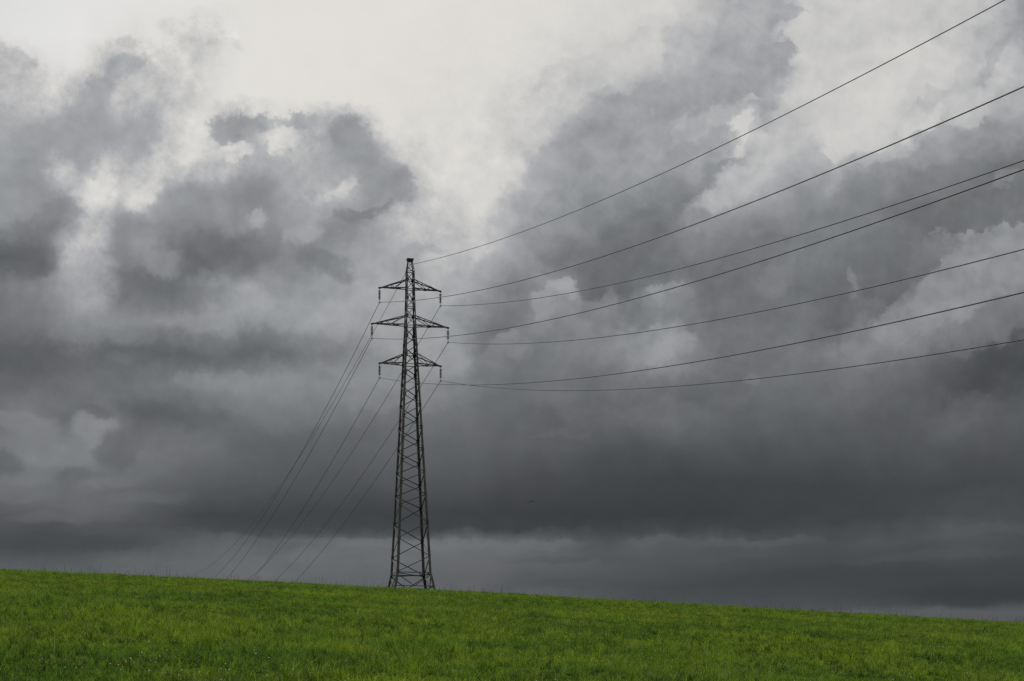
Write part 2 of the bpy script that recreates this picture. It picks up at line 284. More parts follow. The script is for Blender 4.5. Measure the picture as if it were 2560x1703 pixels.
    k = g.m('MULTIPLY', g.m('MULTIPLY', cover, dim), amp)
    f2 = g.m('SUBTRACT', both((1.9, 5.5, 2.0), 16.0, 6.0, 0.5), 0.5)
    tone = g.m('ADD', tone, g.m('MULTIPLY', k, g.m('ADD', g.m('MULTIPLY', g.m('SUBTRACT', h2, h1), g.mr(px, 0.9, 1.4, HEAP * 0.5, HEAP)), g.m('ADD', g.m('MULTIPLY', rel, RELIEF), g.m('MULTIPLY', f2, 0.055)))))
    # display value -> radiance
    lin = g.m('POWER', g.m('DIVIDE', g.m('ADD', tone, 0.055), 1.055), 2.4)
    tint = g.ramp(tone, [(0.20, (0.905, 1.0, 1.09)), (0.42, (0.955, 1.0, 1.045)), (0.66, (0.98, 1.0, 1.035)),
                         (0.80, (1.01, 1.0, 0.975)), (0.87, (1.03, 1.0, 0.945))])
    blu = g.mr(px, 0.0, 0.8, 1.0, 0.0)
    hi = g.mr(tone, 0.8, 0.88)
    tint = g.mix(g.m('MULTIPLY', blu, hi), tint, (1.0, 1.0, 1.0, 1))
    hue = both((4.4, 6.6, 1.0), 3.2, 4.0, 0.55)
    drift = g.ramp(hue, [(0.36, (0.975, 1.004, 1.0)), (0.5, (1.0, 1.0, 1.0)), (0.64, (1.012, 0.995, 1.008))])
    tint = g.mix(g.mr(tone, 0.75, 0.5), tint, g.mix(1.0, tint, drift, 'MULTIPLY'))
    col = g.mix(1.0, tint, g.xyz(lin, lin, lin), 'MULTIPLY')
    # sky outside the mapped window: bright broken overcast overhead and behind
    sky = g.n('ShaderNodeTexSky', sky_type='NISHITA', sun_disc=False)
    sky.sun_elevation = R(SUN_EL); sky.sun_rotation = R(SUN_AZ); sky.altitude = 100; sky.air_density = 1.0; sky.dust_density = 2.0
    cl = g.noise(d, 2.2, 6.0, 0.55).outputs['Fac']
    gen = g.ramp(cl, [(0.38, (0.62, 0.64, 0.67)), (0.55, (1.05, 1.04, 1.02)), (0.7, (1.7, 1.66, 1.6))])
    hup = g.mr(dz, 0.0, 0.6, 0.22, 1.0, 'SMOOTHSTEP')
    gen = g.mix(1.0, gen, g.xyz(hup, hup, hup), 'MULTIPLY')
    b0 = g.n('ShaderNodeBackground'); g.put(b0.inputs[0], sky.outputs[0]); b0.inputs[1].default_value = 0.10
    b1_ = g.n('ShaderNodeBackground'); g.put(b1_.inputs[0], gen); b1_.inputs[1].default_value = OVERHEAD
    ms = g.n('ShaderNodeMixShader'); ms.inputs[0].default_value = 0.75
    g.t.links.new(b0.outputs[0], ms.inputs[1]); g.t.links.new(b1_.outputs[0], ms.inputs[2])
    b2_ = g.n('ShaderNodeBackground'); g.put(b2_.inputs[0], col)
    fr = g.m('MULTIPLY', g.mr(dy, 0.15, 0.5, 0.0, 1.0, 'SMOOTHSTEP'),
             g.m('MULTIPLY', g.mr(py, 1.98, 3.2, 1.0, 0.0, 'SMOOTHSTEP'),
                 g.mr(g.m('ABSOLUTE', g.m('SUBTRACT', px, 1.28)), 1.45, 2.6, 1.0, 0.0, 'SMOOTHSTEP')))
    m2 = g.n('ShaderNodeMixShader'); g.put(m2.inputs[0], fr)
    g.t.links.new(ms.outputs[0], m2.inputs[1]); g.t.links.new(b2_.outputs[0], m2.inputs[2])
    g.t.links.new(m2.outputs[0], out.inputs[0])
OVERHEAD = 1.5
build_world()

# ------------------------------------------------------------------ mesh helpers
class MB:
    def __init__(s): s.v = []; s.f = []
    def add(s, vs, fs):
        o = len(s.v); s.v += [tuple(p) for p in vs]; s.f += [tuple(i + o for i in f) for f in fs]
    def box(s, p0, p1, a, b, wa, wb, oa=0.0, ob=0.0):
        """bar from p0 to p1; section wa along a, wb along b, offset oa/ob"""
        p0, p1 = Vector(p0), Vector(p1)
        ax = (p1 - p0).normalized()
        a = Vector(a); a = (a - ax * a.dot(ax)).normalized()
        b = Vector(b); b = b - ax * b.dot(ax); b = (b - a * b.dot(a)).normalized()
        c = [(oa - wa / 2, ob - wb / 2), (oa + wa / 2, ob - wb / 2), (oa + wa / 2, ob + wb / 2), (oa - wa / 2, ob + wb / 2)]
        vs = [p + a * x + b * y for p in (p0, p1) for x, y in c]
        s.add(vs, [(3, 2, 1, 0), (4, 5, 6, 7), (0, 1, 5, 4), (1, 2, 6, 5), (2, 3, 7, 6), (3, 0, 4, 7)])
    def angle(s, p0, p1, d1, d2, w, t=0.012):
        """rolled steel angle: heel on the line p0-p1, flanges along d1 and d2"""
        s.box(p0, p1, d1, d2, w, t, w / 2, t / 2)
        s.box(p0, p1, d2, d1, w - t, t, (w + t) / 2, t / 2)
    def tube(s, pts, r, n=6):
        pts = [Vector(p) for p in pts]; rr = r if hasattr(r, '__len__') else [r] * len(pts)
        vs = []; fs = []
        for i, p in enumerate(pts):
            ax = (pts[min(i + 1, len(pts) - 1)] - pts[max(i - 1, 0)]).normalized()
            u = ax.orthogonal() if abs(ax.z) > 0.95 else ax.cross(Vector((0, 0, 1)))
            u.normalize(); v = ax.cross(u)
            for k in range(n):
                a = 2 * math.pi * k / n
                vs.append(p + (u * math.cos(a) + v * math.sin(a)) * rr[i])
        for i in range(len(pts) - 1):
            for k in range(n):
                fs.append((i * n + k, i * n + (k + 1) % n, (i + 1) * n + (k + 1) % n, (i + 1) * n + k))
        fs.append(tuple(reversed(range(n)))); fs.append(tuple(range((len(pts) - 1) * n, len(pts) * n)))
        s.add(vs, fs)
    def lathe(s, prof, n=14, c=(0, 0, 0)):
        vs = []; fs = []
        for r, z in prof:
            for k in range(n):
                a = 2 * math.pi * k / n
                vs.append((c[0] + r * math.cos(a), c[1] + r * math.sin(a), c[2] + z))
        for i in range(len(prof) - 1):
            for k in range(n):
                fs.append((i * n + k, i * n + (k + 1) % n, (i + 1) * n + (k + 1) % n, (i + 1) * n + k))
        fs.append(tuple(reversed(range(n)))); fs.append(tuple(range((len(prof) - 1) * n, len(prof) * n)))
        s.add(vs, fs)
    def build(s, name, mat, parent=None, smooth=False):
        me = bpy.data.meshes.new(name); me.from_pydata(s.v, [], s.f); me.update()
        if smooth: me.shade_smooth()
        me.materials.append(mat)
        o = bpy.data.objects.new(name, me); C.objects.link(o)
        if parent: o.parent = parent
        return o

def tag(o, label=None, cat=None, group=None, kind=None):
    if label: o['label'] = label
    if cat: o['category'] = cat
    if group: o['group'] = group
    if kind: o['kind'] = kind
    return o
def empty(name, loc, rz=0.0):
    o = bpy.data.objects.new(name, None); C.objects.link(o)
    o.location = loc; o.rotation_euler = (0, 0, rz); o.empty_display_size = 0.3
    return o
def material(name):
    m = bpy.data.materials.new(name); m.use_nodes = True
    g = NT(m.node_tree); out = g.n('ShaderNodeOutputMaterial')
    return m, g, out

# ------------------------------------------------------------------ materials
def steel_mat():
    m, g, out = material('weathered_steel')
    pos = g.n('ShaderNodeTexCoord').outputs['Object']
    n1 = g.noise(pos, 1.7, 6.0, 0.65).outputs['Fac']
    n2 = g.noise(g.vm('MULTIPLY', pos, (9.0, 9.0, 1.3)), 1.0, 5.0, 0.6).outputs['Fac']
    c = g.ramp(n1, [(0.35, (0.012, 0.0115, 0.010)), (0.50, (0.024, 0.023, 0.020)), (0.62, (0.046, 0.043, 0.036)), (0.74, (0.042, 0.031, 0.022))])
    c = g.mix(g.mr(n2, 0.52, 0.68, 0.0, 0.45), c, (0.075, 0.071, 0.062, 1))
    p = g.n('ShaderNodeBsdfPrincipled'); g.put(p.inputs['Base Color'], c)
    p.inputs['Metallic'].default_value = 0.25; p.inputs['Roughness'].default_value = 0.7
    g.t.links.new(p.outputs[0], out.inputs[0]); return m
def plain_mat(name, col, rough=0.5, metal=0.0, var=0.3, scale=20.0):
    m, g, out = material(name)
    n1 = g.noise(g.n('ShaderNodeTexCoord').outputs['Object'], scale, 4.0, 0.6).outputs['Fac']
    c = g.mix(g.mr(n1, 0.3, 0.7), tuple(x * (1 - var) for x in col) + (1,), tuple(x * (1 + var) for x in col) + (1,))
    p = g.n('ShaderNodeBsdfPrincipled'); g.put(p.inputs['Base Color'], c)
    p.inputs['Metallic'].default_value = metal; p.inputs['Roughness'].default_value = rough
    g.t.links.new(p.outputs[0], out.inputs[0]); return m
def field_colour(g, pos):
    """colour of the sward over the field: long patches of lush, plain and dry grass"""
    a = g.noise(pos, 0.22, 6.0, 0.65).outputs['Fac']
    b = g.noise(g.vm('ADD', pos, (31, 7, 0)), 0.55, 5.0, 0.62).outputs['Fac']
    d = g.noise(g.vm('ADD', pos, (11, 57, 0)), 0.9, 4.0, 0.6).outputs['Fac']
    c = g.ramp(a, [(0.34, (0.058, 0.118, 0.011)), (0.50, (0.093, 0.157, 0.010)), (0.66, (0.130, 0.180, 0.009))])
    c = g.mix(g.mr(b, 0.50, 0.66, 0.0, 0.70), c, (0.032, 0.082, 0.009, 1))
    c = g.mix(g.mr(d, 0.55, 0.74, 0.0, 0.5), c, (0.125, 0.118, 0.040, 1))
    return c
def grass_mat():
    m, g, out = material('pasture_grass')
    pos = g.n('ShaderNodeNewGeometry').outputs['Position']
    c = field_colour(g, pos)
    at = g.n('ShaderNodeAttribute'); at.attribute_name = 'tint'
    t = at.outputs['Fac']
    c = g.mix(1.0, c, g.ramp(t, [(0.0, (0.28, 0.38, 0.45)), (0.42, (0.95, 0.96, 1.1)), (0.75, (1.50, 1.40, 1.5)), (0.93, (1.95, 1.75, 2.6)), (0.965, (2.0, 1.4, 4.5)), (1.0, (2.2, 1.5, 5.0))]), 'MULTIPLY')
    df = g.n('ShaderNodeBsdfDiffuse'); g.put(df.inputs[0], c)
    tr = g.n('ShaderNodeBsdfTranslucent'); g.put(tr.inputs[0], g.mix(1.0, c, (1.25, 1.25, 0.8, 1), 'MULTIPLY'))
    gl = g.n('ShaderNodeBsdfGlossy'); gl.inputs['Roughness'].default_value = 0.5; gl.inputs[0].default_value = (0.8, 0.85, 0.8, 1)
    x = g.n('ShaderNodeMixShader'); x.inputs[0].default_value = 0.38
    g.t.links.new(df.outputs[0], x.inputs[1]); g.t.links.new(tr.outputs[0], x.inputs[2])
    y = g.n('ShaderNodeMixShader'); y.inputs[0].default_value = 0.015
    g.t.links.new(x.outputs[0], y.inputs[1]); g.t.links.new(gl.outputs[0], y.inputs[2])
    g.t.links.new(y.outputs[0], out.inputs[0]); return m
def ground_mat():
    m, g, out = material('field_soil')
    pos = g.n('ShaderNodeNewGeometry').outputs['Position']
    c = field_colour(g, pos)
    n = g.noise(pos, 9.0, 6.0, 0.7).outputs['Fac']
    c = g.mix(g.mr(n, 0.3, 0.6, 0.4, 0.95), c, (0.022, 0.030, 0.006, 1))
    p = g.n('ShaderNodeBsdfPrincipled'); g.put(p.inputs['Base Color'], c); p.inputs['Roughness'].default_value = 0.95
    p.inputs['Specular IOR Level'].default_value = 0.0
    b = g.n('ShaderNodeBump'); b.inputs['Strength'].default_value = 0.8; b.inputs['Distance'].default_value = 0.06
    g.put(b.inputs['Height'], n); g.t.links.new(b.outputs[0], p.inputs['Normal'])
    g.t.links.new(p.outputs[0], out.inputs[0]); return m
STEEL = steel_mat()
GLASS = plain_mat('brown_porcelain', (0.012, 0.010, 0.009), 0.5)
FIT = plain_mat('galvanised_fitting', (0.16, 0.16, 0.15), 0.5, 0.5)
WIRE = plain_mat('aged_aluminium_wire', (0.028, 0.028, 0.028), 0.7, 0.1, 0.2, 2.0)
GRASS = grass_mat()
SOIL = ground_mat()

# ------------------------------------------------------------------ terrain
def vnoise(x, y, seed=0):
    xi = np.floor(x).astype(np.int64); yi = np.floor(y).astype(np.int64)
    fx = x - xi; fy = y - yi
    fx = fx * fx * (3 - 2 * fx); fy = fy * fy * (3 - 2 * fy)
    def h(a, b):
        n = (a * 374761393 + b * 668265263 + seed * 974711) & 0x7fffffff
        n = ((n ^ (n >> 13)) * 1274126177) & 0x7fffffff
        n = n ^ (n >> 16)
        return (n & 0xffff) / 65535.0
    return (h(xi, yi) * (1 - fx) + h(xi + 1, yi) * fx) * (1 - fy) + (h(xi, yi + 1) * (1 - fx) + h(xi + 1, yi + 1) * fx) * fy - 0.5
AL, BE, YC = 0.10942, 7.1e-5, 157.0
def ground(x, y):
    x = np.asarray(x, float); y = np.asarray(y, float)
    xe = 260 * np.tanh(x / 260)
    yy = np.minimum(np.maximum(y, -40), YC); over = np.maximum(y - YC, 0)
    z = AL * yy - BE * yy * yy - 0.0527 * xe - 0.000141 * xe * xe
    z = z + 0.087 * 45 * (1 - np.exp(-over / 45)) - 46 * (1 - np.exp(-(over / 120) ** 2))
    z = z - 0.10 * np.clip(y / 150, 0, 1)
    f = np.clip(y / 30, 0, 1)
    z = z + f * (0.16 * vnoise(x / 9.0, y / 5.0, 1) + 0.09 * vnoise(x / 2.6, y / 1.7, 2) + 0.05 * vnoise(x / 0.9, y / 0.8, 3))
    return z
def axis(lo, hi, step, far):
    a = list(np.arange(lo, hi + 1e-6, step)); s = step
    b = hi
    while b < far: s *= 1.35; b += s; a.append(b)
    s = step; b = lo
    while b > -far * 0.6: s *= 1.35; b -= s; a.insert(0, b)
    return np.array(a)
xs = axis(-56, 56, 0.5, 2500); ys = axis(14, 178, 0.5, 4000)
GX, GY = np.meshgrid(xs, ys)
GZ = ground(GX, GY)
nx, ny = len(xs), len(ys)
me = bpy.data.meshes.new('field')
me.vertices.add(nx * ny); me.vertices.foreach_set('co', np.stack([GX, GY, GZ], -1).ravel())
ii = (np.arange(ny - 1)[:, None] * nx + np.arange(nx - 1)[None]).ravel()
q = np.stack([ii, ii + 1, ii + 1 + nx, ii + nx], -1).ravel()
me.loops.add(len(q)); me.loops.foreach_set('vertex_index', q)
me.polygons.add(len(ii)); me.polygons.foreach_set('loop_start', np.arange(len(ii)) * 4)
me.update(calc_edges=True); me.shade_smooth(); me.materials.append(SOIL)
fld = bpy.data.objects.new('grass_field', me); C.objects.link(fld); tag(fld, kind='structure')

# ------------------------------------------------------------------ grass (uncountable: one object)
def scatter(y0, y1, dens, margin=0.03):
    half = 1280 / FPX + margin
    area = half * (y1 * y1 - y0 * y0) + 6.0 * (y1 - y0)
    n = int(area * dens)
    y = np.sqrt(RNG.uniform(y0 * y0, y1 * y1, n))
    x = RNG.uniform(-1, 1, n) * (half * y + 3.0)
    return x, y
def blades(x, y, h, w, lean, tint, segs):
    """arrays of bent, tapering blades -> vertices, triangles"""
    n = len(x); z = ground(x, y) - 0.01
    a = RNG.uniform(0, 2 * math.pi, n)                     # facing
    b = RNG.uniform(0, 2 * math.pi, n)                     # lean direction
    ux, uy = np.cos(a) * w / 2, np.sin(a) * w / 2
    lx, ly = np.cos(b) * lean, np.sin(b) * lean
    rows = []
    for k in range(segs + 1):
        t = k / segs; cx, cy, cz = x + lx * t * t, y + ly * t * t, z + h * (t - 0.25 * t * t * np.minimum(1, lean / h))
        tw = 1 - t ** 1.6
        if k < segs:
            rows.append(np.stack([cx - ux * tw, cy - uy * tw, cz], -1)); rows.append(np.stack([cx + ux * tw, cy + uy * tw, cz], -1))
        else: rows.append(np.stack([cx, cy, cz], -1))
    V = np.stack(rows, 1); m = V.shape[1]
    tr = []
    for k in range(segs - 1):
        o = 2 * k; tr += [(o, o + 1, o + 3), (o, o + 3, o + 2)]
    o = 2 * (segs - 1); tr.append((o, o + 1, o + 2))
    T = (np.arange(n)[:, None, None] * m + np.array(tr)[None]).reshape(-1, 3)
    return V.reshape(-1, 3), T, np.repeat(tint, m)
def tri_mesh(name, parts, mat):
    V = np.concatenate([p[0] for p in parts]); off = np.cumsum([0] + [len(p[0]) for p in parts])
    T = np.concatenate([p[1] + o for p, o in zip(parts, off)]); A = np.concatenate([p[2] for p in parts])
    me = bpy.data.meshes.new(name)
    me.vertices.add(len(V)); me.vertices.foreach_set('co', V.astype(np.float32).ravel())
    me.loops.add(T.size); me.loops.foreach_set('vertex_index', T.astype(np.int32).ravel())
    me.polygons.add(len(T)); me.polygons.foreach_set('loop_start', (np.arange(len(T)) * 3).astype(np.int32))
    at = me.attributes.new('tint', 'FLOAT', 'POINT'); at.data.foreach_set('value', A.astype(np.float32))
    me.update(calc_edges=False); me.materials.append(mat)
    o = bpy.data.objects.new(name, me); C.objects.link(o); return o
parts = []
# y from, to, tufts per m2, blades per tuft, tuft radius, segments, blade width
for y0, y1, dens, nb, rad, segs, wmin in ((17, 30, 62, 13, 0.036, 2, 0.0115), (30, 48, 42, 11, 0.045, 2, 0.0135), (48, 80, 24, 10, 0.07, 1, 0.015), (80, 120, 15, 8, 0.08, 1, 0.020), (120, 172, 13, 8, 0.09, 1, 0.024)):
    tx, ty = scatter(y0, y1, dens)
    n = len(tx)
    clump = vnoise(tx / 0.45, ty / 0.45, 5) + 0.8 * vnoise(tx / 1.7, ty / 1.3, 6) + 0.6 * vnoise(tx / 6.0, ty / 4.0, 8)
    th = np.clip(0.11 + 0.10 * clump, 0.05, 0.26) * np.exp(RNG.normal(0, 0.32, n))
    tt = np.clip(RNG.normal(0.44, 0.34, n) + 0.32 * clump, 0.0, 0.92)
    tl = RNG.uniform(0, 2 * math.pi, n)
    i = np.repeat(np.arange(n), nb); N = n * nb
    r = np.abs(RNG.normal(0, 1, N)) * rad; a = RNG.uniform(0, 2 * math.pi, N)
    x = tx[i] + r * np.cos(a); y = ty[i] + r * np.sin(a)
    h = th[i] * RNG.uniform(0.55, 1.2, N)
    w = wmin * RNG.uniform(0.7, 1.4, N)
    tint = np.clip(tt[i] + RNG.normal(0, 0.17, N), 0, 0.93)
    dry = RNG.uniform(0, 1, N) < 0.012 + 0.07 * np.clip(vnoise(x / 1.3, y / 1.3, 9) + 0.05, 0, 1)
    tint[dry] = RNG.uniform(0.95, 1.0, dry.sum())
    parts.append(blades(x, y, h, w, h * RNG.uniform(0.1, 1.0, N), tint, segs))
# rougher, darker tussocks here and there, and longer grass left round the pylon's feet
tx, ty = scatter(20, 165, 0.10)
keep = vnoise(tx / 7.0, ty / 7.0, 14) > 0.05
tx, ty = tx[keep], ty[keep]
fx_, fy_ = -8.464 + RNG.normal(0, 1.7, 90), 156 + RNG.normal(0, 1.7, 90)
tx, ty = np.concatenate([tx, fx_]), np.concatenate([ty, fy_])
i = np.repeat(np.arange(len(tx)), 46); N = len(i)
x = tx[i] + RNG.normal(0, 0.09, N); y = ty[i] + RNG.normal(0, 0.09, N)
h = RNG.uniform(0.16, 0.30, len(tx))[i] * RNG.uniform(0.5, 1.15, N)
parts.append(blades(x, y, h, RNG.uniform(0.010, 0.018, N) * np.clip(y / 60, 1, 1.8), h * RNG.uniform(0.2, 1.0, N), np.clip(RNG.normal(0.26, 0.16, len(tx))[i] + RNG.normal(0, 0.1, N), 0, 0.9), 2))
grass = tri_mesh('grass', parts, GRASS)
tag(grass, 'short green pasture grass covering the whole sloping field', 'grass', kind='stuff')
del parts

# tall seed stems standing above the sward, seen against the sky along the crest
STALK = plain_mat('dry_seed_stalk', (0.040, 0.042, 0.022), 0.8, 0.0, 0.4, 3.0)
sm = MB()
for i in range(1600):
    y = random.uniform(140, 160); x = random.uniform(-0.31, 0.31) * y
    if vnoise(np.array([x / 4.0]), np.array([y / 12.0]), 21)[0] < random.uniform(-0.5, 0.2): continue
    h = min(0.95, 0.20 + random.expovariate(1 / 0.16)); z = float(ground(x, y))
    lx, ly = random.gauss(0, 0.22) * h, random.gauss(0, 0.15) * h
    p = [(x + lx * t * t, y + ly * t * t, z + h * t) for t in (0, 0.4, 0.8, 1.0)]
    r = 0.0075
    sm.tube(p, [r, r, r * 0.8, r * 0.5], 3)
    if h > 0.42 and random.random() < 0.6:
        e = Vector(p[3]); d = (e - Vector(p[2])).normalized(); L = random.uniform(0.05, 0.11)
        sm.tube([e - d * L, e - d * L * 0.6, e - d * L * 0.2, e], [0.005, 0.017, 0.014, 0.003], 5)
st = sm.build('seed_stems', STALK); tag(st, 'thin dry seed stems standing up along the crest of the field', 'grass stems', kind='stuff')

# white clover heads scattered in the near grass
CLOVER = plain_mat('white_clover', (0.38, 0.38, 0.31), 0.8, 0.0, 0.3, 60.0)
cm = MB(); k = 0
while k < 700:
    y = 17 + 62 * random.random() ** 1.9; x = random.uniform(-0.3, 0.3) * y
    if vnoise(np.array([x / 2.2]), np.array([y / 2.0]), 31)[0] < random.uniform(-0.15, 0.45): continue
    z = float(ground(x, y)) + random.uniform(0.07, 0.17); r = random.uniform(0.004, 0.0095)
    cm.lathe([(r * 0.35, -r * 0.8), (r * 0.95, -r * 0.25), (r, r * 0.2), (r * 0.6, r * 0.75), (r * 0.15, r)], 7, (x, y, z)); k += 1
cl = cm.build('clover_flowers', CLOVER, smooth=True); tag(cl, 'small white clover heads scattered through the near grass', 'clover', kind='stuff')

# ------------------------------------------------------------------ the pylon
PX, PY, PROT = -8.394, 156.0, 0.246
LEAN = -0.07 / 27.0                     # the tower stands a hair out of plumb
KP = FPX / PY
def Z(v): return EYE + (1900.0 - v) / KP            # height of a level read on the tower axis
zg = float(ground(PX, PY))
T = empty('electricity_pylon', (PX, PY, zg), PROT); T.rotation_euler = (0, LEAN, PROT)
tag(T, 'tall dark lattice steel pylon with three pairs of crossarms on the grassy crest', 'pylon')
LV = sorted([(1480, 3.54), (1434, 2.92), (815, 0.86), (790, 0.76), (768, 0.73), (722, 0.69), (679, 0.66), (652, 0.37)])
def S(v): return float(np.interp(v, [a for a, b in LV], [b for a, b in LV]))
def corner(i, v, inset=0.0):
    sx, sy = ((-1, -1), (1, -1), (1, 1), (-1, 1))[i]       # near-left, near-right, far-right, far-left
    h = S(v) / 2 - inset
    return Vector((sx * h, sy * h, Z(v) - zg))
legs = []
for i in range(4):
    sx, sy = ((-1, -1), (1, -1), (1, 1), (-1, 1))[i]
    m = MB()
    lv = [1500, 1434, 1261, 1043, 912, 815, 722, 679, 652]
    wd = [0.20, 0.20, 0.19, 0.17, 0.155, 0.10, 0.09, 0.07]
    S0 = S(1480) + (S(1480) - S(1434)) * 20 / 46
    for k in range(8):
        a = corner(i, lv[k]) if k else Vector((sx * S0 / 2, sy * S0 / 2, Z(1500) - zg))
        m.angle(a, corner(i, lv[k + 1]), (-sx, 0, 0), (0, -sy, 0), wd[k], 0.022)
    if i in (0, 2):                                        # step bolts up two opposite legs
        v = 1425
        while v > 690:
            c = corner(i, v); d = Vector((sx, 0, 0)) if int(v / 11) % 2 else Vector((0, sy, 0))
            m.tube([c, c + d * 0.13], 0.010, 5); v -= 11
    legs.append(m.build('leg', STEEL, T))
NODES = [1434, 1392, 1349, 1308, 1266, 1238, 1210, 1182, 1155, 1126, 1099, 1070, 1043, 1015, 988, 961, 935, 912, 886, 863, 841, 815, 790, 768, 746, 723, 700, 679]
bars = []
def brace_shape(f, ia, va, ib, vb, w):
    nrm = Vector(((0, 1, 0), (-1, 0, 0), (0, -1, 0), (1, 0, 0))[f])   # into the tower
    a, b = corner(ia, va, 0.012), corner(ib, vb, 0.012)
    ax = (b - a).normalized(); side = ax.cross(nrm)
    if side.z > 0: side = -side
    m = MB(); m.angle(a + nrm * 0.012, b + nrm * 0.012, side, nrm, w, 0.010); return m, (b - a).length
for k in range(len(NODES) - 1):
    w = 0.062 if NODES[k] > 820 else 0.050
    for f in range(4):
        i0, i1 = f, (f + 1) % 4
        # legs 0 and 2 carry the even nodes, legs 1 and 3 the odd ones
        e, o = (i0, i1) if i0 % 2 == 0 else (i1, i0)
        ia, ib = (e, o) if k % 2 == 0 else (o, e)
        bars.append(brace_shape(f, ia, NODES[k], ib, NODES[k + 1], w))
for f in range(4): bars.append(brace_shape(f, f, 676, (f + 1) % 4, 664, 0.04))
bars.sort(key=lambda t: -t[1])
for m, L in bars[:100]: m.build('brace', STEEL, T)
rest = MB()
for m, L in bars[100:]: rest.add(m.v, m.f)
tag(rest.build('brace', STEEL, T), kind='stuff')
# gusset plates where the lacing meets the legs
for k, v in enumerate(NODES[:-1]):
    for i in ((0, 2) if k % 2 == 0 else (1, 3)):
        sx, sy = ((-1, -1), (1, -1), (1, 1), (-1, 1))[i]
        c = corner(i, v); q_ = 0.15 if v > 820 else 0.12
        m = MB()
        m.box(c + Vector((0, sy * 0.012, -q_)), c + Vector((0, sy * 0.012, q_)), (-sx, 0, 0), (0, sy, 0), q_ * 1.5, 0.012, q_ * 0.75)
        m.box(c + Vector((sx * 0.012, 0, -q_)), c + Vector((sx * 0.012, 0, q_)), (0, -sy, 0), (sx, 0, 0), q_ * 1.5, 0.012, q_ * 0.75)
        m.build('gusset_plate', STEEL, legs[i])
def level(v, w, cross=False):
    for f in range(4):
        a, b = corner(f, v, 0.03), corner((f + 1) % 4, v, 0.03)
        nrm = Vector(((0, 1, 0), (-1, 0, 0), (0, -1, 0), (1, 0, 0))[f])
        m = MB(); m.angle(a, b, (0, 0, -1), nrm, w, 0.010); m.build('horizontal_strut', STEEL, T)
    if cross:
        for i in (0, 1):
            a, b = corner(i, v, 0.05), corner(i + 2, v, 0.05)
            m = MB(); o_ = Vector((0, 0, -0.07 - 0.09 * i)); m.angle(a + o_, b + o_, (0, 0, -1), (1, 0, 0), w * 0.8, 0.010); m.build('plan_brace', STEEL, T)
level(1434, 0.075, True)
for v in (912, 886, 815, 790, 768, 723, 700, 679): level(v, 0.055)
# splayed foot: K bracing down to a beam near the grass
for f in range(4):
    i0, i1 = f, (f + 1) % 4
    nrm = Vector(((0, 1, 0), (-1, 0, 0), (0, -1, 0), (1, 0, 0))[f])
    a, b = corner(i0, 1468, 0.03), corner(i1, 1468, 0.03); mid = (a + b) / 2
    m = MB(); m.angle(a, b, (0, 0, -1), nrm, 0.07, 0.010); m.build('horizontal_strut', STEEL, T)
    for i in (i0, i1):
        m = MB(); m.angle(corner(i, 1437, 0.02) + nrm * 0.02, mid + nrm * 0.02, (0, 0, -1), nrm, 0.07, 0.010); m.build('foot_brace', STEEL, T)
# peak cap
m = MB(); zc_ = Z(652) - zg
m.box((0, 0, zc_ - 0.02), (0, 0, zc_ + 0.015), (1, 0, 0), (0, 1, 0), 0.53, 0.53)
m.box((0, 0, zc_ + 0.015), (0, 0, zc_ + 0.105), (1, 0, 0), (0, 1, 0), 0.40, 0.40)
m.box((0, 0, zc_ + 0.105), (0, 0, zc_ + 0.135), (1, 0, 0), (0, 1, 0), 0.56, 0.56)
m.lathe([(0.10, -0.10), (0.16, -0.02)], 8, (0, 0, zc_ - 0.001))
m.build('peak_cap', STEEL, T)
# crossarms
def crossarm(sgn, L, v_low, v_up, v_tip):
    tip = Vector((sgn * L, 0, Z(v_tip) - zg))
    m = MB(); nodes = {}
    for sy in (-1, 1):
        hl, hu = S(v_low) / 2, S(v_up) / 2
        lo = Vector((sgn * hl, sy * hl, Z(v_low) - zg)); up = Vector((sgn * hu, sy * hu, Z(v_up) - zg))
        tp = tip + Vector((0, sy * 0.035, 0)); tu = tp + Vector((-sgn * 0.06, 0, 0.05))
        m.angle(lo, tp, (0, 0, 1), (0, -sy, 0), 0.075, 0.012)
        m.angle(up, tu, (0, 0, -1), (0, -sy, 0), 0.070, 0.012)
        nodes[sy] = (lambda f, tp=tp, lo=lo: tp.lerp(lo, f), lambda f, tu=tu, up=up: tu.lerp(up, f))
    m.box(tip + Vector((-sgn * 0.16, 0, 0.03)), tip + Vector((sgn * 0.09, 0, -0.01)), (0, 1, 0), (0, 0, 1), 0.12, 0.13)
    arm = m.build('crossarm', STEEL, T)
    def st(a, b, w=0.042):
        q_ = MB(); d = (b - a).normalized()
        s1 = d.cross(Vector((0, 1, 0.01))).normalized(); q_.angle(a, b, s1, d.cross(s1), w, 0.008); q_.build('strut', STEEL, arm)
    for sy in (-1, 1):
        lo, up = nodes[sy]; i_ = Vector((0, -sy * 0.02, 0))
        st(up(0.38) + i_, lo(0.545) + i_); st(lo(0.545) + i_, up(1.0) + i_); st(up(0.38) + i_, lo(0.2) + i_)
    (l0, u0), (l1, u1) = nodes[-1], nodes[1]
    st(u0(0.69), u1(0.69)); st(u0(0.38), u1(0.38)); st(l0(0.545), l1(0.545)); st(l0(0.545), l1(1.0)); st(l1(0.545), l0(1.0))
    return tip
ARMS = {'top': (2.57, 723.0, 700.0, 724.5), 'middle': (3.21, 815.0, 790.0, 815.0), 'bottom': (2.58, 912.0, 886.0, 912.5)}
M = Matrix.Translation((PX, PY, zg)) @ Matrix.Rotation(PROT, 4, 'Z') @ Matrix.Rotation(LEAN, 4, 'Y')
